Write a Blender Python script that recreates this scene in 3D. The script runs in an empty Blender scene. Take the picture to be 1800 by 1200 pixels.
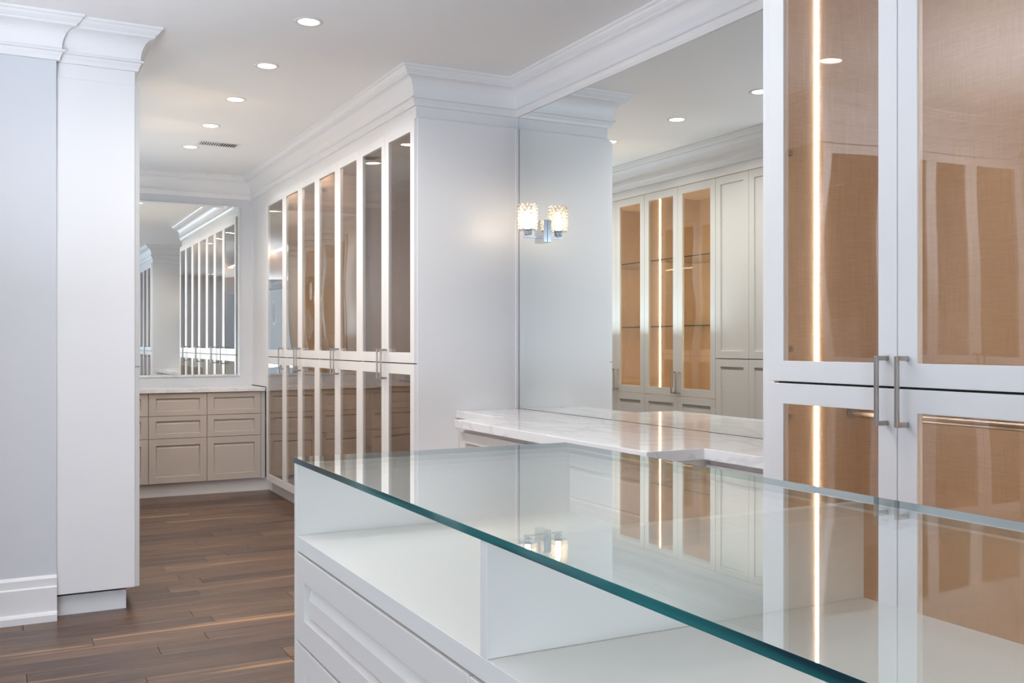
import bpy, bmesh, math, random
from mathutils import Vector, Matrix
random.seed(7)
C = bpy.context.scene
COL = C.collection
R = math.radians

# ------------------------------------------------------------------ camera
cam = bpy.data.objects.new('camera', bpy.data.cameras.new('camera'))
COL.objects.link(cam)
cam.location = (0, 0, 1.262)
cam.rotation_euler = (R(90), 0, R(-27.46))
cam.data.sensor_width = 36
cam.data.lens = 34.32
cam.data.shift_y = 0.0022
cam.data.clip_start = 0.02
C.camera = cam

# ------------------------------------------------------------------ world, light, exposure
w = bpy.data.worlds.new('world'); C.world = w; w.use_nodes = True
w.node_tree.nodes['Background'].inputs[0].default_value = (0.70, 0.83, 1.0, 1)
w.node_tree.nodes['Background'].inputs[1].default_value = 1.0

def area(name, loc, rot, sx, sy, power, color, spread=180):
    l = bpy.data.lights.new(name, 'AREA'); l.shape = 'RECTANGLE'
    l.size = sx; l.size_y = sy; l.energy = power; l.color = color; l.spread = R(spread)
    o = bpy.data.objects.new(name, l); o.location = loc; o.rotation_euler = rot
    COL.objects.link(o); return o
# daylight coming in through the two windows behind the camera
# (both area lights are tilted upward, an angle added to brighten the ceiling)
area('daylight_side', (-4.15, 0.9, 1.0), (R(128), 0, R(-90)), 3.9, 1.6, 25, (0.74, 0.85, 1.0))
area('daylight_rear', (-2.15, -5.05, .90), (R(125), 0, 0), 2.4, .44, 200, (0.68, 0.83, 1.0))
# unseen fill lights added to brighten the ceiling, in the room and the passage
area('ceiling_fill_room', (-0.75, 2.9, 1.5), (R(180), 0, 0), 1.1, 1.1, 58, (0.82, 0.89, 1.0))
area('ceiling_fill_passage', (0.80, 7.1, 1.30), (R(180), 0, 0), .14, 2.8, 9, (0.74, 0.90, 1.0), 165)
DOWN_POWER = 7.5
DOWN_POWER_BACK = 2.6
DOWN_COLOR = (1.0, 0.95, 0.90)
LED_STRENGTH = 34.0

vs = C.view_settings
vs.view_transform = 'Standard'; vs.look = 'None'; vs.gamma = 1; vs.use_curve_mapping = False
vs.exposure = 0.22
cy = C.cycles
cy.max_bounces = 24; cy.diffuse_bounces = 12; cy.glossy_bounces = 8; cy.transmission_bounces = 8
cy.transparent_max_bounces = 32
cy.caustics_reflective = False; cy.caustics_refractive = False
cy.sample_clamp_indirect = 6.0

# ------------------------------------------------------------------ materials
def newmat(name):
    m = bpy.data.materials.new(name); m.use_nodes = True
    nt = m.node_tree; nt.nodes.clear()
    out = nt.nodes.new('ShaderNodeOutputMaterial')
    return m, nt, out
def N(nt, t, **kw):
    n = nt.nodes.new(t)
    for k, v in kw.items(): setattr(n, k, v)
    return n
def principled(name, col, rough=0.5, metal=0.0, spec=0.5, bump=0.0, bscale=200, var=0.0, coat=0.0):
    m, nt, out = newmat(name)
    p = N(nt, 'ShaderNodeBsdfPrincipled')
    p.inputs['Base Color'].default_value = (*col, 1); p.inputs['Roughness'].default_value = rough
    p.inputs['Metallic'].default_value = metal; p.inputs['Specular IOR Level'].default_value = spec
    p.inputs['Coat Weight'].default_value = coat
    nt.links.new(p.outputs[0], out.inputs[0])
    tc = N(nt, 'ShaderNodeTexCoord')
    nz = N(nt, 'ShaderNodeTexNoise'); nz.inputs['Scale'].default_value = bscale; nz.inputs['Detail'].default_value = 2
    nt.links.new(tc.outputs['Object'], nz.inputs['Vector'])
    if bump:
        b = N(nt, 'ShaderNodeBump'); b.inputs['Strength'].default_value = bump; b.inputs['Distance'].default_value = 0.001
        nt.links.new(nz.outputs['Fac'], b.inputs['Height']); nt.links.new(b.outputs[0], p.inputs['Normal'])
    if var:
        n2 = N(nt, 'ShaderNodeTexNoise'); n2.inputs['Scale'].default_value = 1.3
        nt.links.new(tc.outputs['Object'], n2.inputs['Vector'])
        mx = N(nt, 'ShaderNodeMix', data_type='RGBA')
        mx.inputs[6].default_value = (*[c * (1 - var) for c in col], 1); mx.inputs[7].default_value = (*[min(1, c * (1 + var)) for c in col], 1)
        nt.links.new(n2.outputs['Fac'], mx.inputs[0]); nt.links.new(mx.outputs[2], p.inputs['Base Color'])
    return m
M = {}
M['white'] = principled('white_lacquer', (0.83, 0.83, 0.84), 0.38, bump=0.03, bscale=60, var=0.01)
M['wall'] = principled('wall_paint', (0.67, 0.69, 0.73), 0.6, bump=0.08, bscale=300, var=0.01)
M['ceiling'] = principled('ceiling_paint', (0.90, 0.895, 0.89), 0.9, bump=0.08, bscale=250, var=0.01)
M['greige'] = principled('greige_lacquer', (0.60, 0.59, 0.565), 0.4, bump=0.03, bscale=60, var=0.01)
M['taupe'] = principled('taupe_lacquer', (0.57, 0.51, 0.465), 0.42, bump=0.05, bscale=80, var=0.02)
M['island'] = principled('warm_white_lacquer', (0.75, 0.715, 0.68), 0.36, bump=0.03, bscale=60, var=0.01)
M['inner'] = principled('island_inside_white', (0.78, 0.765, 0.73), 0.35, bump=0.03, bscale=60)
M['nickel'] = principled('brushed_nickel', (0.46, 0.43, 0.40), 0.34, metal=1.0, bump=0.05, bscale=400)
M['chrome'] = principled('chrome', (0.60, 0.62, 0.65), 0.06, metal=1.0)
M['dark'] = principled('dark_gap', (0.03, 0.03, 0.03), 0.8)
M['trimring'] = principled('downlight_trim', (0.80, 0.78, 0.76), 0.5)
M['shelfedge'] = principled('shelf_glass_edge', (0.05, 0.07, 0.05), 0.15)

def emis(name, col, s):
    m, nt, out = newmat(name)
    e = N(nt, 'ShaderNodeEmission'); e.inputs[0].default_value = (*col, 1); e.inputs[1].default_value = s
    nt.links.new(e.outputs[0], out.inputs[0]); return m
M['led'] = emis('led_strip', (1.0, 0.85, 0.70), LED_STRENGTH)
M['led_bright'] = emis('led_strip_display', (1.0, 0.76, 0.48), 105)
M['lamp'] = emis('downlight_lens', (1.0, 0.86, 0.72), 9.0)
M['bulb'] = emis('bulb', (1.0, 0.82, 0.62), 62.0)

def schlick(nt, f0, bump=None):
    g = N(nt, 'ShaderNodeNewGeometry')
    d = N(nt, 'ShaderNodeVectorMath', operation='DOT_PRODUCT')
    nt.links.new(g.outputs['Incoming'], d.inputs[0]); nt.links.new(g.outputs['Normal'], d.inputs[1])
    a = N(nt, 'ShaderNodeMath', operation='ABSOLUTE'); nt.links.new(d.outputs['Value'], a.inputs[0])
    s = N(nt, 'ShaderNodeMath', operation='SUBTRACT'); s.inputs[0].default_value = 1; nt.links.new(a.outputs[0], s.inputs[1])
    p = N(nt, 'ShaderNodeMath', operation='POWER'); p.inputs[1].default_value = 5; nt.links.new(s.outputs[0], p.inputs[0])
    m = N(nt, 'ShaderNodeMath', operation='MULTIPLY_ADD'); m.inputs[1].default_value = 1 - f0; m.inputs[2].default_value = f0
    nt.links.new(p.outputs[0], m.inputs[0]); return m
def glassmat(name, tint, f0=0.045, warp=0.0, refl=(1, 1, 1)):
    m, nt, out = newmat(name)
    t = N(nt, 'ShaderNodeBsdfTransparent'); t.inputs[0].default_value = (*tint, 1)
    g = N(nt, 'ShaderNodeBsdfGlossy'); g.inputs['Roughness'].default_value = 0.0; g.inputs[0].default_value = (*refl, 1)
    mx = N(nt, 'ShaderNodeMixShader'); f = schlick(nt, f0)
    nt.links.new(f.outputs[0], mx.inputs[0]); nt.links.new(t.outputs[0], mx.inputs[1]); nt.links.new(g.outputs[0], mx.inputs[2])
    if warp:
        tc = N(nt, 'ShaderNodeTexCoord'); nz = N(nt, 'ShaderNodeTexNoise')
        nz.inputs['Scale'].default_value = 2.2; nz.inputs['Detail'].default_value = 0
        nt.links.new(tc.outputs['Object'], nz.inputs['Vector'])
        b = N(nt, 'ShaderNodeBump'); b.inputs['Strength'].default_value = 1; b.inputs['Distance'].default_value = warp
        nt.links.new(nz.outputs['Fac'], b.inputs['Height']); nt.links.new(b.outputs[0], g.inputs['Normal'])
    nt.links.new(mx.outputs[0], out.inputs[0]); return m
M['bronze'] = glassmat('bronze_glass', (0.88, 0.85, 0.82), 0.065, warp=0.004)
M['clear'] = glassmat('clear_glass', (0.955, 0.985, 0.975), 0.045)
M['window'] = glassmat('window_glass', (0.98, 0.99, 0.99), 0.04)
m, nt, out = newmat('mirror')
g = N(nt, 'ShaderNodeBsdfGlossy'); g.inputs['Roughness'].default_value = 0; g.inputs[0].default_value = (0.93, 0.965, 0.95, 1)
nt.links.new(g.outputs[0], out.inputs[0]); M['mirror'] = m
M['mirroredge'] = principled('mirror_edge', (0.10, 0.14, 0.14), 0.2)

def crystal():
    m, nt, out = newmat('crystal')
    t = N(nt, 'ShaderNodeBsdfTransparent'); t.inputs[0].default_value = (1, 0.97, 0.93, 1)
    g = N(nt, 'ShaderNodeBsdfGlossy'); g.inputs['Roughness'].default_value = 0.05
    d = N(nt, 'ShaderNodeBsdfTranslucent'); d.inputs[0].default_value = (1, 0.95, 0.88, 1)
    a = N(nt, 'ShaderNodeMixShader'); b = N(nt, 'ShaderNodeMixShader'); b.inputs[0].default_value = 0.22
    f = schlick(nt, 0.10)
    lw = N(nt, 'ShaderNodeLayerWeight'); lw.inputs[0].default_value = 0.45
    cm = N(nt, 'ShaderNodeMix', data_type='RGBA'); cm.inputs[6].default_value = (1, .97, .93, 1); cm.inputs[7].default_value = (.25, .23, .22, 1)
    nt.links.new(lw.outputs['Facing'], cm.inputs[0]); nt.links.new(cm.outputs[2], t.inputs[0])
    nt.links.new(t.outputs[0], b.inputs[1]); nt.links.new(d.outputs[0], b.inputs[2])
    nt.links.new(f.outputs[0], a.inputs[0]); nt.links.new(b.outputs[0], a.inputs[1]); nt.links.new(g.outputs[0], a.inputs[2])
    nt.links.new(a.outputs[0], out.inputs[0]); return m
M['crystal'] = crystal()

# green edge of the polished glass top
m, nt, out = newmat('glass_edge')
p = N(nt, 'ShaderNodeBsdfPrincipled'); p.inputs['Roughness'].default_value = 0.08
tc = N(nt, 'ShaderNodeTexCoord'); mp = N(nt, 'ShaderNodeMapping'); mp.inputs['Scale'].default_value = (3, 5, 60)
nz = N(nt, 'ShaderNodeTexNoise'); nz.inputs['Scale'].default_value = 1.0; nz.inputs['Detail'].default_value = 1
cr = N(nt, 'ShaderNodeValToRGB')
cr.color_ramp.elements[0].position = 0.35; cr.color_ramp.elements[0].color = (0.006, 0.035, 0.048, 1)
cr.color_ramp.elements[1].position = 0.72; cr.color_ramp.elements[1].color = (0.02, 0.19, 0.19, 1)
nt.links.new(tc.outputs['Object'], mp.inputs[0]); nt.links.new(mp.outputs[0], nz.inputs['Vector'])
nt.links.new(nz.outputs['Fac'], cr.inputs[0]); nt.links.new(cr.outputs[0], p.inputs['Base Color'])
nt.links.new(p.outputs[0], out.inputs[0]); M['glassedge'] = m

def linen():
    m, nt, out = newmat('linen_lining')
    p = N(nt, 'ShaderNodeBsdfPrincipled'); p.inputs['Roughness'].default_value = 0.85
    tc = N(nt, 'ShaderNodeTexCoord')
    outs = []
    for sc in ((14, 14, 900), (700, 700, 9)):
        mp = N(nt, 'ShaderNodeMapping'); mp.inputs['Scale'].default_value = sc
        nz = N(nt, 'ShaderNodeTexNoise'); nz.inputs['Scale'].default_value = 1; nz.inputs['Detail'].default_value = 2
        nt.links.new(tc.outputs['Object'], mp.inputs[0]); nt.links.new(mp.outputs[0], nz.inputs['Vector']); outs.append(nz)
    ad = N(nt, 'ShaderNodeMath', operation='ADD'); nt.links.new(outs[0].outputs['Fac'], ad.inputs[0]); nt.links.new(outs[1].outputs['Fac'], ad.inputs[1])
    mr = N(nt, 'ShaderNodeMapRange'); mr.inputs[1].default_value = 0.7; mr.inputs[2].default_value = 1.3
    nt.links.new(ad.outputs[0], mr.inputs[0])
    mx = N(nt, 'ShaderNodeMix', data_type='RGBA'); mx.inputs[6].default_value = (0.455, 0.345, 0.255, 1); mx.inputs[7].default_value = (0.62, 0.49, 0.375, 1)
    nt.links.new(mr.outputs[0], mx.inputs[0]); nt.links.new(mx.outputs[2], p.inputs['Base Color'])
    b = N(nt, 'ShaderNodeBump'); b.inputs['Strength'].default_value = 0.3; b.inputs['Distance'].default_value = 0.001
    nt.links.new(ad.outputs[0], b.inputs['Height']); nt.links.new(b.outputs[0], p.inputs['Normal'])
    nt.links.new(p.outputs[0], out.inputs[0]); return m
M['linen'] = linen()

def marble():
    m, nt, out = newmat('white_marble')
    p = N(nt, 'ShaderNodeBsdfPrincipled'); p.inputs['Roughness'].default_value = 0.07
    tc = N(nt, 'ShaderNodeTexCoord'); mp = N(nt, 'ShaderNodeMapping')
    mp.inputs['Rotation'].default_value = (0.3, 0.2, R(62)); mp.inputs['Scale'].default_value = (2.2, 0.9, 2.0)
    nt.links.new(tc.outputs['Object'], mp.inputs[0])
    n1 = N(nt, 'ShaderNodeTexNoise'); n1.inputs['Scale'].default_value = 1.8; n1.inputs['Detail'].default_value = 6; n1.inputs['Distortion'].default_value = 0.8
    nt.links.new(mp.outputs[0], n1.inputs['Vector'])
    s = N(nt, 'ShaderNodeMath', operation='SUBTRACT'); s.inputs[1].default_value = 0.5; nt.links.new(n1.outputs['Fac'], s.inputs[0])
    a = N(nt, 'ShaderNodeMath', operation='ABSOLUTE'); nt.links.new(s.outputs[0], a.inputs[0])
    cr = N(nt, 'ShaderNodeValToRGB'); cr.color_ramp.elements[0].color = (0.74, 0.735, 0.75, 1); cr.color_ramp.elements[1].color = (0.86, 0.855, 0.86, 1)
    cr.color_ramp.elements[1].position = 0.035
    nt.links.new(a.outputs[0], cr.inputs[0]); nt.links.new(cr.outputs[0], p.inputs['Base Color'])
    nt.links.new(p.outputs[0], out.inputs[0]); return m
M['marble'] = marble()

def walnut():
    m, nt, out = newmat('walnut_plank')
    p = N(nt, 'ShaderNodeBsdfPrincipled'); p.inputs['Roughness'].default_value = 0.33; p.inputs['Specular IOR Level'].default_value = 0.4
    geo = N(nt, 'ShaderNodeNewGeometry'); oi = N(nt, 'ShaderNodeObjectInfo')
    ad = N(nt, 'ShaderNodeMath', operation='ADD'); nt.links.new(geo.outputs['Random Per Island'], ad.inputs[0]); nt.links.new(oi.outputs['Random'], ad.inputs[1])
    fr = N(nt, 'ShaderNodeMath', operation='FRACT'); nt.links.new(ad.outputs[0], fr.inputs[0])
    ml = N(nt, 'ShaderNodeMath', operation='MULTIPLY'); ml.inputs[1].default_value = 37.0; nt.links.new(fr.outputs[0], ml.inputs[0])
    cb = N(nt, 'ShaderNodeCombineXYZ'); nt.links.new(ml.outputs[0], cb.inputs[0]); nt.links.new(ml.outputs[0], cb.inputs[2])
    va = N(nt, 'ShaderNodeVectorMath', operation='ADD'); nt.links.new(geo.outputs['Position'], va.inputs[0]); nt.links.new(cb.outputs[0], va.inputs[1])
    def noise(scale, det, dist, sc):
        mp = N(nt, 'ShaderNodeMapping'); mp.inputs['Scale'].default_value = sc
        nt.links.new(va.outputs[0], mp.inputs[0])
        n = N(nt, 'ShaderNodeTexNoise'); n.inputs['Scale'].default_value = scale; n.inputs['Detail'].default_value = det; n.inputs['Distortion'].default_value = dist
        nt.links.new(mp.outputs[0], n.inputs['Vector']); return n
    grain = noise(1, 6, 0.6, (2.5, 55, 1)); broad = noise(1, 3, 1.2, (1.6, 13, 1)); sap = noise(1, 2, 0.3, (0.5, 17, 1))
    cr = N(nt, 'ShaderNodeValToRGB')
    e = cr.color_ramp.elements; e[0].position = 0.30; e[0].color = (0.036, 0.021, 0.016, 1); e[1].position = 0.72; e[1].color = (0.185, 0.103, 0.062, 1)
    k = e.new(0.5); k.color = (0.092, 0.052, 0.036, 1)
    mixf = N(nt, 'ShaderNodeMath', operation='MULTIPLY_ADD'); mixf.inputs[1].default_value = 0.45; nt.links.new(grain.outputs['Fac'], mixf.inputs[0])
    m2 = N(nt, 'ShaderNodeMath', operation='MULTIPLY'); m2.inputs[1].default_value = 0.40; nt.links.new(broad.outputs['Fac'], m2.inputs[0])
    m3 = N(nt, 'ShaderNodeMath', operation='MULTIPLY_ADD'); m3.inputs[1].default_value = 0.20; nt.links.new(fr.outputs[0], m3.inputs[0]); nt.links.new(m2.outputs[0], m3.inputs[2])
    nt.links.new(m3.outputs[0], mixf.inputs[2]); nt.links.new(mixf.outputs[0], cr.inputs[0])
    sr = N(nt, 'ShaderNodeMapRange'); sr.inputs[1].default_value = 0.645; sr.inputs[2].default_value = 0.71; nt.links.new(sap.outputs['Fac'], sr.inputs[0])
    mx = N(nt, 'ShaderNodeMix', data_type='RGBA'); mx.inputs[7].default_value = (0.46, 0.26, 0.13, 1)
    sm = N(nt, 'ShaderNodeMath', operation='MULTIPLY'); sm.inputs[1].default_value = 0.75; nt.links.new(sr.outputs[0], sm.inputs[0])
    nt.links.new(sm.outputs[0], mx.inputs[0]); nt.links.new(cr.outputs[0], mx.inputs[6]); nt.links.new(mx.outputs[2], p.inputs['Base Color'])
    b = N(nt, 'ShaderNodeBump'); b.inputs['Strength'].default_value = 0.12; b.inputs['Distance'].default_value = 0.001
    nt.links.new(grain.outputs['Fac'], b.inputs['Height']); nt.links.new(b.outputs[0], p.inputs['Normal'])
    nt.links.new(p.outputs[0], out.inputs[0]); return m
M['walnut'] = walnut()

# ------------------------------------------------------------------ mesh helpers
def box(bm, x0, x1, y0, y1, z0, z1, mi=0):
    v = [bm.verts.new((x, y, z)) for z in (z0, z1) for y in (y0, y1) for x in (x0, x1)]
    for f in ((0, 2, 3, 1), (4, 5, 7, 6), (0, 1, 5, 4), (2, 6, 7, 3), (0, 4, 6, 2), (1, 3, 7, 5)):
        fc = bm.faces.new([v[i] for i in f]); fc.material_index = mi
def nested(bm, rects, close=False, mi=0):
    """rects: (x0,x1,z0,z1,y) loops joined one to the next; the ends are capped, or joined into a ring"""
    loops = [[bm.verts.new(p) for p in ((a, y, c), (b, y, c), (b, y, d), (a, y, d))] for a, b, c, d, y in rects]
    n = len(loops)
    for i in range(n if close else n - 1):
        A, B = loops[i], loops[(i + 1) % n]
        for k in range(4):
            bm.faces.new((A[k], A[(k + 1) % 4], B[(k + 1) % 4], B[k])).material_index = mi
    if not close:
        bm.faces.new(loops[0]); bm.faces.new(loops[-1])
def lathe(bm, prof, c, seg=24, axis='z'):
    rings = []
    for r, h in prof:
        ring = []
        for k in range(seg):
            a = 2 * math.pi * k / seg
            if axis == 'z': q = (c[0] + r * math.cos(a), c[1] + r * math.sin(a), c[2] + h)
            else: q = (c[0] + h, c[1] + r * math.cos(a), c[2] + r * math.sin(a))
            ring.append(bm.verts.new(q))
        rings.append(ring)
    for A, B in zip(rings, rings[1:]):
        for k in range(seg): bm.faces.new((A[k], A[(k + 1) % seg], B[(k + 1) % seg], B[k]))
    bm.faces.new(rings[0]); bm.faces.new(rings[-1])
def obj(name, bm, mat, parent=None, kind=None, bevel=0, smooth=False):
    bmesh.ops.recalc_face_normals(bm, faces=bm.faces[:])
    me = bpy.data.meshes.new(name); bm.to_mesh(me); bm.free()
    for q in (mat if isinstance(mat, (list, tuple)) else [mat]): me.materials.append(M[q])
    if smooth:
        for p in me.polygons: p.use_smooth = True
    o = bpy.data.objects.new(name, me); COL.objects.link(o)
    if parent: o.parent = parent
    if kind: o['kind'] = kind
    if bevel:
        b = o.modifiers.new('bevel', 'BEVEL'); b.width = bevel; b.segments = 2; b.limit_method = 'ANGLE'; b.harden_normals = False
    return o
def bx(name, mat, parent, *dims, bevel=0, kind=None):
    bm = bmesh.new(); box(bm, *dims); return obj(name, bm, mat, parent, kind, bevel)
def struct(name, mat, *dims, parent=None, bevel=0):
    return bx(name, mat, parent, *dims, kind=None if parent else 'structure', bevel=bevel)
def thing(name, label, cat, loc=(0, 0, 0), rotz=0, group=None):
    o = bpy.data.objects.new(name, None); COL.objects.link(o); o.empty_display_size = 0.1
    o.location = loc; o.rotation_euler = (0, 0, R(rotz)); o['label'] = label; o['category'] = cat
    if group: o['group'] = group
    return o
def tag(o, label, cat, group=None):
    o['label'] = label; o['category'] = cat
    if group: o['group'] = group
    return o
def sweep(name, prof, path, side, mat='white', parent=None, kind='structure'):
    """extrude prof [(out, z)] along the XY path with mitred corners; side = +1 left of travel, -1 right"""
    bm = bmesh.new(); P = [Vector(p) for p in path]; rings = []
    for i, p in enumerate(P):
        ns = []
        if i > 0: d = (P[i] - P[i - 1]).normalized(); ns.append(Vector((-d.y, d.x)) * side)
        if i < len(P) - 1: d = (P[i + 1] - P[i]).normalized(); ns.append(Vector((-d.y, d.x)) * side)
        n = ns[0] if len(ns) == 1 else (ns[0] + ns[1]) / (1 + ns[0].dot(ns[1]))
        rings.append([bm.verts.new((p.x + n.x * a, p.y + n.y * a, z)) for a, z in prof])
    for A, B in zip(rings, rings[1:]):
        for k in range(len(A)):
            bm.faces.new((A[k], A[(k + 1) % len(A)], B[(k + 1) % len(A)], B[k]))
    bm.faces.new(rings[0]); bm.faces.new(rings[-1])
    return obj(name, bm, mat, parent, kind)

CEIL = 2.755
# ------------------------------------------------------------------ the room
XL, XR, YB, YF = -3.6, 2.62, 8.94, -4.5
struct('ceiling', 'ceiling', XL - .12, XR + .12, YF - .12, YB + .12, CEIL, CEIL + .1)
struct('wall_right', 'wall', XR, XR + .12, YF - .12, YB + .12, 0, CEIL)
struct('wall_back', 'wall', -.12, XR, YB, YB + .12, 0, CEIL)
bm = bmesh.new()      # wall beside the white tower: its face laps in front of the tower's side
pts = [(XL, 4.935), (.21, 4.935), (.21, 4.953), (-.012, 4.953), (-.012, 5.06), (XL, 5.06)]
lo = [bm.verts.new((x, y, 0)) for x, y in pts]; hi = [bm.verts.new((x, y, CEIL)) for x, y in pts]
for k in range(6): bm.faces.new((lo[k], lo[(k + 1) % 6], hi[(k + 1) % 6], hi[k]))
bm.faces.new(lo); bm.faces.new(hi)
obj('wall_left_front', bm, 'wall', kind='structure')
def wall_with_window(name, wname, axis, pos, a0, a1, h0, h1, z0=0.15, z1=2.55):
    bm = bmesh.new()
    def b(u0, u1, c0, c1):
        if axis == 'x': box(bm, pos - .12, pos, u0, u1, c0, c1)
        else: box(bm, u0, u1, pos - .12, pos, c0, c1)
    b(a0, h0, 0, CEIL); b(h1, a1, 0, CEIL); b(h0, h1, 0, z0); b(h0, h1, z1, CEIL)
    obj(name, bm, 'wall', kind='structure')
    bm = bmesh.new(); f = .06
    def c(u0, u1, c0, c1, m, dp=(.09, .03)):
        if axis == 'x': box(m, pos - dp[0], pos - dp[1], u0, u1, c0, c1)
        else: box(m, u0, u1, pos - dp[0], pos - dp[1], c0, c1)
    c(h0, h1, z0, z0 + f, bm); c(h0, h1, z1 - f, z1, bm)
    for k in range(4):
        u = h0 + (h1 - h0 - f) * k / 3; c(u, u + f, z0 + f, z1 - f, bm)
    wf = obj(wname, bm, 'white', kind='structure')
    for k in range(3):
        u = h0 + (h1 - h0 - f) * k / 3 + f; u2 = h0 + (h1 - h0 - f) * (k + 1) / 3
        bm = bmesh.new(); c(u, u2, z0 + f, z1 - f, bm, (.064, .058)); obj('pane', bm, 'window', wf)
wall_with_window('wall_left', 'window_1', 'x', XL, YF, 4.935, -1.1, 2.9)
wall_with_window('wall_rear', 'window_2', 'y', YF, XL - .12, XR, -3.4, -.9)
struct('wall_passage', 'wall', -.14, -.012, 5.06, YB, 0, CEIL)
struct('trim_9', 'white', .0, .551, 7.432, YB, .893, 2.492)

# crown moulding
H = CEIL
crown = [(0, H), (.115, H), (.115, H - .010), (.106, H - .014), (.100, H - .024), (.088, H - .036), (.083, H - .038), (.083, H - .046), (.076, H - .050)]
for k in range(1, 11):
    a = R(90) * k / 10
    crown.append((.076 - .052 * math.sin(a), H - .050 - .095 * (1 - math.cos(a))))
crown += [(.024, H - .147), (.036, H - .149), (.037, H - .158), (.026, H - .161), (.024, H - .168), (.018, H - .180), (.015, H - .196), (0, H - .196)]
FR = 0.008   # the frieze sits back from the cabinet sides
sweep('trim_1', crown, [(.551, YB), (1.99, YB), (1.99, 4.965), (XR, 4.965), (XR, 2.222), (1.99, 2.222), (1.99, YF)], -1)
sweep('trim_2', crown, [(.215, 4.965), (.551, 4.965), (.551, YB)], -1)
sweep('trim_3', crown, [(XL, YF), (XL, 4.935), (.209, 4.935), (.209, 4.963)], -1)
# frieze boards between the cabinets and the ceiling
struct('trim_4', 'white', 1.99, XR, 4.965, YB, 2.492, CEIL)
struct('trim_5', 'white', 1.99, XR, YF, 2.222, 2.492, CEIL)
struct('trim_6', 'white', 0, .551, 4.965, YB, 2.492, CEIL)
struct('trim_7', 'white', 1.99, XR, 8.335, YB, .894, 2.492)      # blank corner panel beside the first glass door
struct('trim_8', 'white', 2.03, 2.05, 8.335, 8.47, 0, .10)
base = [(0, 0), (.036, 0), (.036, .030), (.030, .040), (.020, .044), (.020, .152), (.012, .158), (.012, .192), (.004, .205), (0, .205)]
sweep('baseboard_left', base, [(XL, YF), (XL, 4.935), (.212, 4.935)], -1)
sweep('baseboard_rear', base, [(1.95, YF), (XL, YF)], -1)

# ------------------------------------------------------------------ floor: walnut planks running across the passage
fl = struct('floor', 'dark', XL - .12, XR + .12, YF - .12, YB + .12, -.12, -.012)
PW = .1275
lens = [.55, .75, .95, 1.2, 1.5]
def plank_bm(bm, x0, x1, y0, y1, seg=True):
    g = .0007; c = .0012
    x0 += g; x1 -= g; y0 += g; y1 -= g
    a = [bm.verts.new(p) for p in ((x0, y0, -.012), (x1, y0, -.012), (x1, y1, -.012), (x0, y1, -.012))]
    b = [bm.verts.new(p) for p in ((x0, y0, -c), (x1, y0, -c), (x1, y1, -c), (x0, y1, -c))]
    t = [bm.verts.new(p) for p in ((x0 + c, y0 + c, 0), (x1 - c, y0 + c, 0), (x1 - c, y1 - c, 0), (x0 + c, y1 - c, 0))]
    for A, B in ((a, b), (b, t)):
        for k in range(4): bm.faces.new((A[k], A[(k + 1) % 4], B[(k + 1) % 4], B[k]))
    bm.faces.new(a); bm.faces.new(t)
plank_mesh = {}
def plank(x0, ln, y0):
    key = round(ln, 2)
    if key not in plank_mesh:
        bm = bmesh.new(); plank_bm(bm, 0, key, 0, PW); bmesh.ops.recalc_face_normals(bm, faces=bm.faces[:])
        me = bpy.data.meshes.new('plank'); bm.to_mesh(me); bm.free(); me.materials.append(M['walnut']); plank_mesh[key] = me
    o = bpy.data.objects.new('plank', plank_mesh[key]); o.location = (x0, y0, 0); o.parent = fl; COL.objects.link(o)
rest = bmesh.new()
y = YF; row = 0
while y < YB:
    x = XL - random.random() * .9
    while x < XR:
        ln = random.choice(lens)
        vis = (2.75 < y < 8.5) and (x + ln > -.15) and x < 2.05 and not (y > 4.95 and x + ln < .5)
        if vis: plank(x, ln, y)
        else: plank_bm(rest, x, x + ln, y, y + PW)
        x += ln
    y += PW; row += 1
obj('distant_planks', rest, 'walnut', fl)['kind'] = 'stuff'

# ------------------------------------------------------------------ cabinetry
def glass_door(parent, x0, x1, z0, z1, stile=.058, rail=.058, mat='white', handle=None, hinge=None, hz=(), name='door', side=.0):
    g = .0015; T = .02
    a, b, c, d = x0 + g, x1 - g, z0 + g, z1 - g
    bm = bmesh.new()
    i = (a + stile, b - stile, c + rail, d - rail)
    nested(bm, [(a, b, c, d, T), (a, b, c, d, 0), (*i, 0), (*i, T)], close=True)
    o = obj(name, bm, mat, parent, bevel=.0012)
    bx('pane', 'bronze', o, i[0] - .0005, i[1] + .0005, .003, .007, i[2] - .0005, i[3] + .0005)
    add_fittings(o, a, b, handle, hinge, hz)
    return o
def add_fittings(o, a, b, handle, hinge, hz):
    if handle:
        s, za, zb = handle
        hx = (b - .030) if s > 0 else (a + .030)
        bm = bmesh.new()
        box(bm, hx - .005, hx + .005, -.042, -.033, za, zb)
        box(bm, hx - .005, hx + .005, -.034, .0, zb - .012, zb)
        box(bm, hx - .005, hx + .005, -.034, .0, za, za + .012)
        obj('handle', bm, 'nickel', o, bevel=.0012)
    if hinge:
        for z in hz:
            bm = bmesh.new()
            xx = a + .002 if hinge < 0 else b - .020
            box(bm, xx + .016 if hinge < 0 else xx - .012, xx + .03 if hinge < 0 else xx + .004, .021, .062, z - .008, z + .008)
            lathe(bm, [(.012, 0), (.012, .006)], (xx + .03 if hinge < 0 else xx - .01, .018, z - .003), 12)
            obj('hinge', bm, 'nickel', o)
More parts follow.
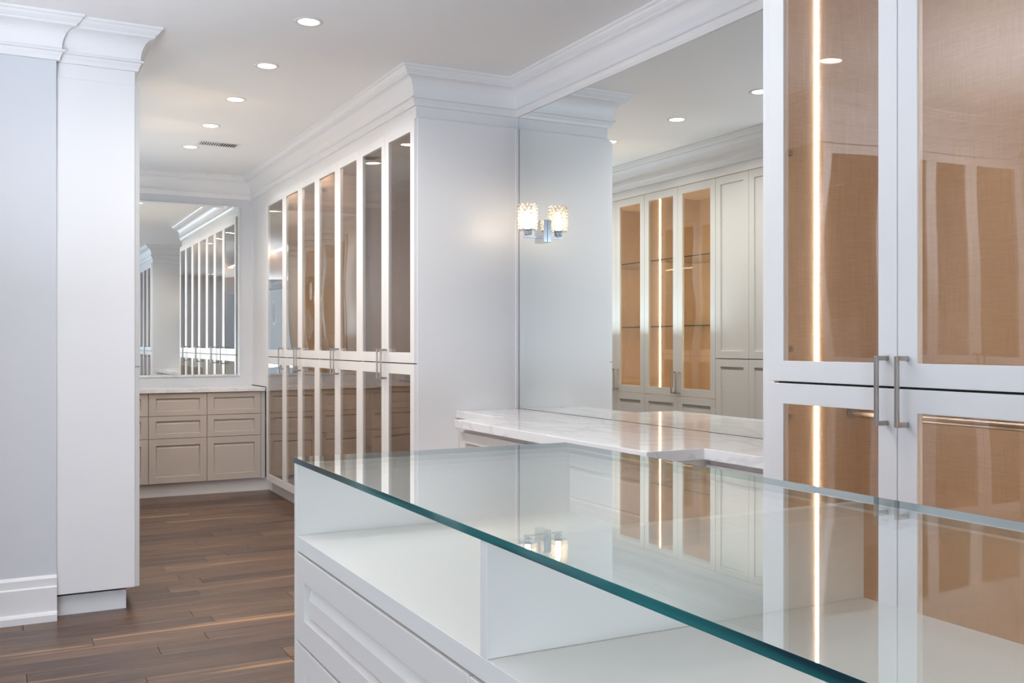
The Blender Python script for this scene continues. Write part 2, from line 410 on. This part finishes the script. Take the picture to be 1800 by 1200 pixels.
def panel_door(parent, x0, x1, z0, z1, mat, stile=.055, rail=.055, handle=None, name='door', deep=.009):
    g = .0015; T = .02
    a, b, c, d = x0 + g, x1 - g, z0 + g, z1 - g
    bm = bmesh.new(); i = (a + stile, b - stile, c + rail, d - rail)
    j = (i[0] + .004, i[1] - .004, i[2] + .006, i[3] - .006)
    nested(bm, [(a, b, c, d, T), (a, b, c, d, 0), (*i, 0), (*i, deep), (*j, deep)])
    o = obj(name, bm, mat, parent, bevel=.001)
    add_fittings(o, a, b, handle, None, ())
    return o
def drawer(parent, x0, x1, z0, z1, mat, fr=.055, rail=None, top=.030, name='drawer', flat=False):
    """framed front whose recess has a deep finger pull under the top rail"""
    g = .0018; T = .022; rail = rail or fr
    a, b, c, d = x0 + g, x1 - g, z0 + g, z1 - g
    i = (a + fr, b - fr, c + rail, d - rail)
    j = (i[0] + .001, i[1] - .001, i[2] + .001, i[3] - .004)
    k = (i[0] + .012, i[1] - .012, i[2] + .010, i[3] - top)
    if flat: k = (i[0] + .006, i[1] - .006, i[2] + .008, i[3] - top)
    bm = bmesh.new()
    nested(bm, [(a, b, c, d, T), (a, b, c, d, 0), (*i, 0), (*j, .017), (*k, .006)])
    if flat:      # sides and foot of the recess are shallow, only the finger pull is deep
        bm.verts.ensure_lookup_table()
        for v in bm.verts[12:14]: v.co.y = .007
    return obj(name, bm, mat, parent, bevel=.001)
def carcass(t, x0, x1, depth, z0, z1, lining='linen', th=.018):
    bm = bmesh.new(); y0 = .0205; y1 = depth
    box(bm, x0, x0 + th, y0, y1, z0, z1); box(bm, x1 - th, x1, y0, y1, z0, z1)
    box(bm, x0 + th, x1 - th, y1 - th, y1, z0, z1)
    box(bm, x0 + th, x1 - th, y0, y1 - th, z1 - th, z1); box(bm, x0 + th, x1 - th, y0, y1 - th, z0, z0 + th)
    return obj('carcass', bm, lining, t)
def led(t, x, z0, z1, y=.165, m='led'):
    return bx('light_strip', m, t, x, x + .004, y, y + .0085, z0, z1)
def rod(t, x0, x1, z, y=.31):
    bm = bmesh.new(); lathe(bm, [(.0125, 0), (.0125, x1 - x0)], (x0, y, z), 16, 'x')
    lathe(bm, [(.019, 0), (.019, .006)], (x0, y, z), 16, 'x'); lathe(bm, [(.019, 0), (.019, .006)], (x1 - .006, y, z), 16, 'x')
    o = obj('hanging_rod', bm, 'nickel', t, smooth=False)
HZ_UP = (1.245, 1.816, 2.36); HZ_LO = (.22, .62, 1.05)
def wardrobe(label, origin, rotz, widths, group, depth=.608, lights='sides', short=0, shelves=(), end=None, rods=True, single_handle=1, depth_kick=.06):
    t = thing('glass_wardrobe', label, 'wardrobe', (*origin, 0), rotz, group)
    W = sum(widths)
    carcass(t, 0, W - short, depth, .105, 2.49)
    x = 0
    for k, wd in enumerate(widths):
        if len(widths) == 1: s = single_handle
        else: s = 1 if k == 0 else -1
        hg = -s
        glass_door(t, x, x + wd, 1.154, 2.482, handle=(s, 1.057, 1.232), hinge=hg, hz=HZ_UP)
        glass_door(t, x, x + wd, .106, 1.151, hinge=hg, hz=HZ_LO)
        x += wd
    bm = bmesh.new(); box(bm, .02, W - .02, .0205, .032, 1.142, 1.164)
    if len(widths) > 1:
        box(bm, widths[0] - .010, widths[0] + .010, .0205, .028, .125, 1.142); box(bm, widths[0] - .010, widths[0] + .010, .0205, .028, 1.164, 2.47)
    obj('gap_shade', bm, 'dark', t)  # dark strips added behind the door gaps in place of shade, stopping LED leaks
    bx('toe_kick', 'white', t, 0, W, depth_kick, depth_kick + .016, 0, .1045)
    if lights == 'top': bx('light_strip', 'led', t, .03, W - .03, .045, .056, 2.466, 2.4715)
    if lights == 'sides':
        led(t, .0185, .13, 2.46); led(t, W - .0225, .13, 2.46)
    if rods: rod(t, .018, W - .018, 1.052)
    for z in shelves:
        bx('shelf', 'linen', t, .0185, W - .0185, .05, depth - .02, z, z + .02)
    return t

# right-hand run, far end
XD = 1.97
seams = [8.315, 7.716, 6.800, 5.861, 4.941]
mids = [None, 7.252, 6.318, 5.401]
r1 = wardrobe('narrow single-door glass wardrobe in the far corner beside the taupe drawers', (XD, seams[0]), -90, [seams[0] - seams[1]], 'glass wardrobes along the right wall of the passage', shelves=(1.76, 2.04), rods=False, lights=None)
bx('light_strip', 'led', r1, .03, .57, .045, .055, 2.032, 2.0395)
wardrobe('two-door glass wardrobe next to the single-door one in the far corner', (XD, seams[1]), -90, [seams[1] - mids[1], mids[1] - seams[2]], 'glass wardrobes along the right wall of the passage', lights='top')
wardrobe('two-door glass wardrobe, third unit from the far corner of the passage', (XD, seams[2]), -90, [seams[2] - mids[2], mids[2] - seams[3]], 'glass wardrobes along the right wall of the passage', lights='top')
r4 = wardrobe('two-door glass wardrobe ending in the plain white side panel beside the marble vanity', (XD, seams[3]), -90, [seams[3] - mids[3], mids[3] - 4.941], 'glass wardrobes along the right wall of the passage', lights=None, short=.0125)
bx('side_panel', 'white', r4, seams[3] - 4.952, seams[3] - 4.938, .0195, .648, 0, 2.4905, bevel=.001)
bx('scribe_strip', 'white', r4, seams[3] - 4.938, seams[3] - 4.935, .620, .6385, .895, 2.488, bevel=.0008)

# near unit on the right and its neighbours (seen in the mirrors)
n1 = wardrobe('large two-door glass wardrobe in the right foreground with a lit strip inside', (XD, 2.173), -90, [.460, .460], 'glass wardrobes beside the glass-topped island')
bx('side_panel', 'white', n1, -.046, -.0005, .0195, .648, 0, 2.4905, bevel=.001)
wardrobe('glass wardrobe right of the foreground one, beyond the picture edge', (XD, 1.253), -90, [.460, .460], 'glass wardrobes beside the glass-topped island')
wardrobe('last glass wardrobe of the near run, behind the camera side', (XD, .333), -90, [.460, .460], 'glass wardrobes beside the glass-topped island')

# left-hand run facing the passage (seen edge-on and in the mirror)
def left_unit(label, y0, widths, kind, group):
    t = thing('tall_cabinet' if kind == 'solid' else 'display_cabinet', label, 'cabinet', (.571, y0, 0), 90, group)
    W = sum(widths)
    carcass(t, 0, W, .571, .105, 2.49, 'linen')
    x = 0
    for k, wd in enumerate(widths):
        s = 1 if k == 0 else -1
        if kind == 'solid':
            panel_door(t, x, x + wd, 1.154, 2.482, 'greige'); panel_door(t, x, x + wd, .106, 1.151, 'greige')
        else:
            glass_door(t, x, x + wd, .856, 2.482, mat='greige', handle=(s, .873, 1.047), hinge=-s, hz=(.98, 1.38, 1.92, 2.36))
            panel_door(t, x, x + wd, .106, .853, 'greige')
        x += wd
    bx('toe_kick', 'white', t, 0 if kind != 'solid' else .047, W, .056, .072, 0, .1045 if kind != 'solid' else .0895)
    if kind != 'solid':
        led(t, .0185, .87, 2.46, .14, 'led_bright'); led(t, W - .0225, .87, 2.46, .14, 'led_bright')
        bx('cabinet_floor', 'linen', t, .0185, W - .0185, .022, .55, .835, .853)
        for z in (1.397, 1.936):
            bm = bmesh.new(); box(bm, .0185, W - .0185, .05, .54, z, z + .008)
            o = obj('glass_shelf', bm, ['clear', 'shelfedge'], t)
            for p in o.data.polygons:
                if abs(p.normal.z) < .5: p.material_index = 1
    return t
GL = 'greige cabinets along the left side of the passage'
l1 = left_unit('plain greige tall cabinet with solid doors and a white end panel by the left wall', 4.951, [.381, .362], 'solid', GL)
bx('side_panel', 'white', l1, .004, .022, .0205, .571, .1045, 2.4905, bevel=.001)
for ch in l1.children:      # the carcass starts behind the end panel
    if ch.name.startswith('carcass'): ch.location.x = .0225; ch.scale.x = (.743 - .0225) / .743
bx('toe_kick', 'white', l1, .040, .056, .056, .552, 0, .0895)
bx('shadow_gap', 'dark', l1, .046, .6, .075, .55, .0895, .104)
left_unit('greige display cabinet with lit glass doors, nearest to the solid tower in the mirror', 5.695, [.456, .445], 'glass', GL)
left_unit('greige display cabinet with lit glass doors, second from the solid tower', 6.597, [.4165, .4165], 'glass', GL)

# back run: taupe drawers under a marble counter
zs = [.114, .482, .667, .853]
def drawer_unit(label, x0, x1):
    t = thing('drawer_cabinet', label, 'cabinet', (x0, 8.42, 0), 0, 'taupe drawer cabinets under the far mirror')
    W = x1 - x0
    carcass(t, 0, W, .51, .11, .856, 'taupe')
    for a, b in zip(zs, zs[1:]): drawer(t, 0, W, a, b, 'taupe', fr=.055, rail=.040 if b - a < .3 else .055, top=.024, flat=True)
    return t
drawer_unit('right taupe three-drawer cabinet below the far mirror, against the glass wardrobes', 1.502, 1.951)
drawer_unit('middle taupe three-drawer cabinet below the far mirror', 1.040, 1.501)
drawer_unit('left taupe three-drawer cabinet below the far mirror, half hidden by the white tower', .578, 1.039)
struct('trim_13', 'white', .0, .551, 7.432, 8.39, 0, .890)
struct('trim_10', 'greige', 1.952, 1.985, 8.425, 8.45, .11, .856)
struct('baseboard_back', 'white', .556, 2.049, 8.47, 8.486, 0, .109)
tag(bx('marble_countertop', 'marble', None, .556, 1.985, 8.40, 8.938, .8575, .889, bevel=.002), 'white veined marble countertop over the taupe drawers', 'countertop')

def mirror(name, label, mk):
    o = mk(); tag(o, label, 'mirror'); return o
# far mirror with a bevelled rim
def mk():
    bm = bmesh.new()
    nested(bm, [(.985, 1.88, .970, 2.495, 8.938), (.985, 1.88, .970, 2.495, 8.933), (1.005, 1.86, .990, 2.475, 8.931)])
    o = obj('wall_mirror', bm, ['mirror', 'mirroredge'])
    for p in o.data.polygons:
        if abs(p.normal.y) < .3: p.material_index = 1
    return o
mirror('wall_mirror', 'mirror with an angled rim on the far wall above the taupe drawers', mk)
def mk():
    bm = bmesh.new(); box(bm, 2.610, 2.618, 2.225, 4.938, .8945, 2.560)
    o = obj('wall_mirror', bm, ['mirror', 'mirroredge'])
    for p in o.data.polygons:
        if p.normal.x > -.5: p.material_index = 1
    return o
mirror('wall_mirror', 'very large frameless mirror standing on the stepped marble top', mk)

# vanity between the two wardrobe runs: stepped marble top on three base cabinets
bm = bmesh.new()
pts = [(2.609, 4.933), (2.215, 4.933), (2.215, 4.35), (1.945, 4.35), (1.945, 2.744), (2.19, 2.744), (2.19, 2.224), (2.609, 2.224)]
lo = [bm.verts.new((x, y, .853)) for x, y in pts]; hi = [bm.verts.new((x, y, .893)) for x, y in pts]
for k in range(8): bm.faces.new((lo[k], lo[(k + 1) % 8], hi[(k + 1) % 8], hi[k]))
bm.faces.new(lo); bm.faces.new(hi)
tag(obj('marble_countertop', bm, 'marble', bevel=.002), 'stepped white marble top with a projecting middle part, below the large mirror', 'countertop')
def vanity_unit(label, xf, y0, y1, split):
    t = thing('vanity_cabinet', label, 'cabinet', (xf, y0, 0), -90, 'base cabinets under the marble vanity top')
    W = y0 - y1; D = 2.614 - xf
    carcass(t, 0, W, D, .105, .851, 'island')
    n = split
    for q in range(n):
        a, b = W * q / n, W * (q + 1) / n
        for za, zb in ((.106, .40), (.403, .60), (.603, .835)): drawer(t, a, b, za, zb, 'island', fr=.05, rail=.05, top=.022)
    bx('toe_kick', 'white', t, 0, W, .05, .066, 0, .1045)
    return t
vanity_unit('shallow vanity cabinet against the far wardrobe side panel', 2.235, 4.933, 4.33, 1)
vanity_unit('projecting middle cabinet of the marble vanity', 1.968, 4.328, 2.766, 2)
vanity_unit('shallow vanity cabinet beside the foreground wardrobe', 2.212, 2.764, 2.224, 1)

# ------------------------------------------------------------------ crystal wall sconces on the vanity mirror
def sconce(label, ys):
    t = thing('wall_sconce', label, 'lamp', (2.61, ys, 0), 0, 'crystal sconces on the vanity mirror')
    bx('backplate', 'chrome', t, -.024, -.0005, -.05, .05, 1.812, 1.934, bevel=.0015)
    bm = bmesh.new(); box(bm, -.120, -.024, -.006, .006, 1.836, 1.846); box(bm, -.101, -.089, -.006, .006, 1.846, 1.852)
    obj('arm', bm, 'chrome', t, bevel=.001)
    bm = bmesh.new(); lathe(bm, [(.012, 1.850), (.022, 1.853), (.022, 1.874), (.050, 1.876), (.050, 1.879), (.004, 1.879)], (-.095, 0, 0), 24)
    obj('lamp_holder', bm, 'chrome', t)
    sh = bmesh.new()
    rows = 8; nb = 13; rb = .0104
    for r in range(rows):
        for k in range(nb):
            a = 2 * math.pi * (k + .5 * (r % 2)) / nb
            bmesh.ops.create_icosphere(sh, subdivisions=1, radius=rb, matrix=Matrix.Translation((-.095 + .0465 * math.cos(a), .0465 * math.sin(a), 1.890 + r * .0172)))
    s = obj('lamp_shade', sh, 'crystal', t); s['label'] = 'clear crystal bead shade'
    bm = bmesh.new(); lathe(bm, [(.006, 1.879), (.013, 1.885), (.016, 1.92), (.014, 1.965), (.006, 1.985), (.001, 1.988)], (-.095, 0, 0), 16)
    obj('bulb', bm, 'bulb', t, smooth=True)
    return t
sconce('chrome wall sconce with a crystal bead shade on the large mirror', 4.655)
sconce('matching crystal sconce at the mirror end hidden behind the foreground wardrobe', 2.62)

# ------------------------------------------------------------------ display island
IX0, IX1, IY0, IY1 = .520, 1.163, -.55, 1.965
isl = thing('display_island', 'white display island with a glass top, open shelf and drawers in the foreground', 'cabinet', (IX0, IY1, 0), -90)
L = IY1 - IY0; D = IX1 - IX0
G1 = 1.032; G0 = 1.0205
bm = bmesh.new(); box(bm, 0, L, 0, D, G0, G1)
o = obj('glass_top', bm, ['clear', 'glassedge'], isl, bevel=.0008)
for p in o.data.polygons:
    if abs(p.normal.z) < .5: p.material_index = 1
bx('end_panel', 'inner', isl, .002, .021, .002, D - .002, 0, G0 - .0003, bevel=.0008)
bx('end_panel', 'inner', isl, L - .021, L - .002, .002, D - .002, 0, G0 - .0003, bevel=.0008)
bx('display_floor', 'inner', isl, .0215, L - .0215, .002, D - .002, .847, .876, bevel=.0008)
for yy in (1.072, .18):
    xx = IY1 - yy
    bx('divider', 'inner', isl, xx - .018, xx, .002, D - .002, .8763, G0 - .0003, bevel=.0006)
carc = bx('body', 'island', isl, .0215, L - .0215, .024, D - .024, .10, .8465)
for q in range(3):
    a = .0215 + (L - .043) * q / 3; b = .0215 + (L - .043) * (q + 1) / 3
    for za, zb in ((.668, .8445), (.49, .666), (.30, .488), (.105, .298)):
        drawer(isl, a, b, za, zb, 'island', fr=.058, rail=.050 if True else 0, top=.030)
bx('toe_kick', 'island', isl, .05, L - .05, .06, D - .06, 0, .0995)

# ------------------------------------------------------------------ ceiling fittings
def downlight(x, y, label, group):
    t = thing('ceiling_downlight', label, 'ceiling light', (x, y, CEIL), 0, group)
    bm = bmesh.new(); seg = 32
    prof = [(.048, -.0005), (.050, -.004), (.064, -.0035), (.067, -.0003)]
    rings = [[bm.verts.new((r * math.cos(2 * math.pi * k / seg), r * math.sin(2 * math.pi * k / seg), h)) for k in range(seg)] for r, h in prof]
    for A, B in zip(rings, rings[1:]):
        for k in range(seg): bm.faces.new((A[k], A[(k + 1) % seg], B[(k + 1) % seg], B[k]))
    obj('trim_ring', bm, 'trimring', t, smooth=True)
    bm = bmesh.new(); lathe(bm, [(.0475, -.0002), (.0475, -.0025)], (0, 0, 0), 32); obj('lens', bm, 'lamp', t)
    l = bpy.data.lights.new('downlight', 'AREA'); l.shape = 'DISK'; l.size = .09; l.energy = DOWN_POWER if x > 1 else DOWN_POWER_BACK; l.color = DOWN_COLOR; l.spread = R(150)
    o = bpy.data.objects.new('downlight', l); o.location = (0, 0, -.008); o.parent = t; COL.objects.link(o)
names = ['farthest ceiling downlight, beside the air vent', 'fourth ceiling downlight from the front, just before the air vent', 'third ceiling downlight from the front, in the middle of the row',
         'second ceiling downlight from the front of the row', 'nearest ceiling downlight in view, above the passage entrance']
for k, yy in enumerate((7.69, 6.88, 6.07, 5.26, 4.45)):
    downlight(1.25, yy, names[k], 'ceiling downlights in a row')
for yy in (3.64, 2.83): downlight(1.25, yy, 'ceiling downlight above the picture edge, %s' % ('over the middle of the marble vanity' if yy > 3 else 'over the glass-topped island'), 'ceiling downlights over the island')
for x in (.05, -1.7, -3.0):
    for yy in (3.80, 1.9, 0.0, -1.9, -3.6):
        if not (x > 0 and yy == 1.9):
            col = {.05: 'nearest the island', -1.7: 'in the middle of the room', -3.0: 'by the side window'}[x]
            row_ = {3.80: 'first', 1.9: 'second', 0.0: 'third', -1.9: 'fourth', -3.6: 'last'}[yy]
            downlight(x, yy, 'ceiling downlight behind the camera, %s of the row %s' % (row_, col), 'ceiling downlights behind the camera')

v = thing('ceiling_vent', 'white slotted air vent in the ceiling by the farthest downlight', 'vent', (1.42, 7.50, CEIL))
bm = bmesh.new()
ring = lambda a, b, c, d: [(a, b), (c, b), (c, d), (a, d)]
def hring(bm, o4, i4, z0, z1):
    lp = [[bm.verts.new((x, y, z)) for x, y in q] for q, z in ((o4, z0), (o4, z1), (i4, z1), (i4, z0))]
    for i in range(4):
        A, B = lp[i], lp[(i + 1) % 4]
        for k in range(4): bm.faces.new((A[k], A[(k + 1) % 4], B[(k + 1) % 4], B[k]))
hring(bm, ring(-.150, -.085, .150, .085), ring(-.132, -.062, .132, .062), -.0005, -.0032)
obj('frame', bm, 'white', v)
bx('duct_shade', 'dark', v, -.132, .132, -.062, .062, -.0010, -.0004)  # flat dark plate standing in for the shade between the slats
for k in range(15):
    xx = -.124 + k * .0175
    bm = bmesh.new(); s = .002 if k < 8 else -.002
    vv = [bm.verts.new(p) for p in ((xx, -.062, -.0015), (xx + .005, -.062, -.0015), (xx + .005 + s, -.062, -.0034), (xx + s, -.062, -.0034),
                                    (xx, .062, -.0015), (xx + .005, .062, -.0015), (xx + .005 + s, .062, -.0034), (xx + s, .062, -.0034))]
    for f in ((0, 1, 2, 3), (4, 5, 6, 7), (0, 1, 5, 4), (1, 2, 6, 5), (2, 3, 7, 6), (3, 0, 4, 7)): bm.faces.new([vv[i] for i in f])
    obj('slat', bm, 'white', v)

# ------------------------------------------------------------------ wardrobes on the left side of the room (seen as reflections in the glass doors)
for k in range(2):
    wardrobe(('glass wardrobe by the left wall, seen only as a reflection in the foreground doors', 'second glass wardrobe by the left wall, seen only as a reflection')[k],
             (-2.22 + .921 * k, 4.285), 0, [.46, .46], 'glass wardrobes on the left side of the room', depth=.61, lights='top')
struct('trim_11', 'white', -2.22, -.38, 4.305, 4.933, 2.492, CEIL)
sweep('trim_12', crown, [(-2.22, 4.90), (-2.22, 4.305), (-.38, 4.305), (-.38, 4.90)], -1)
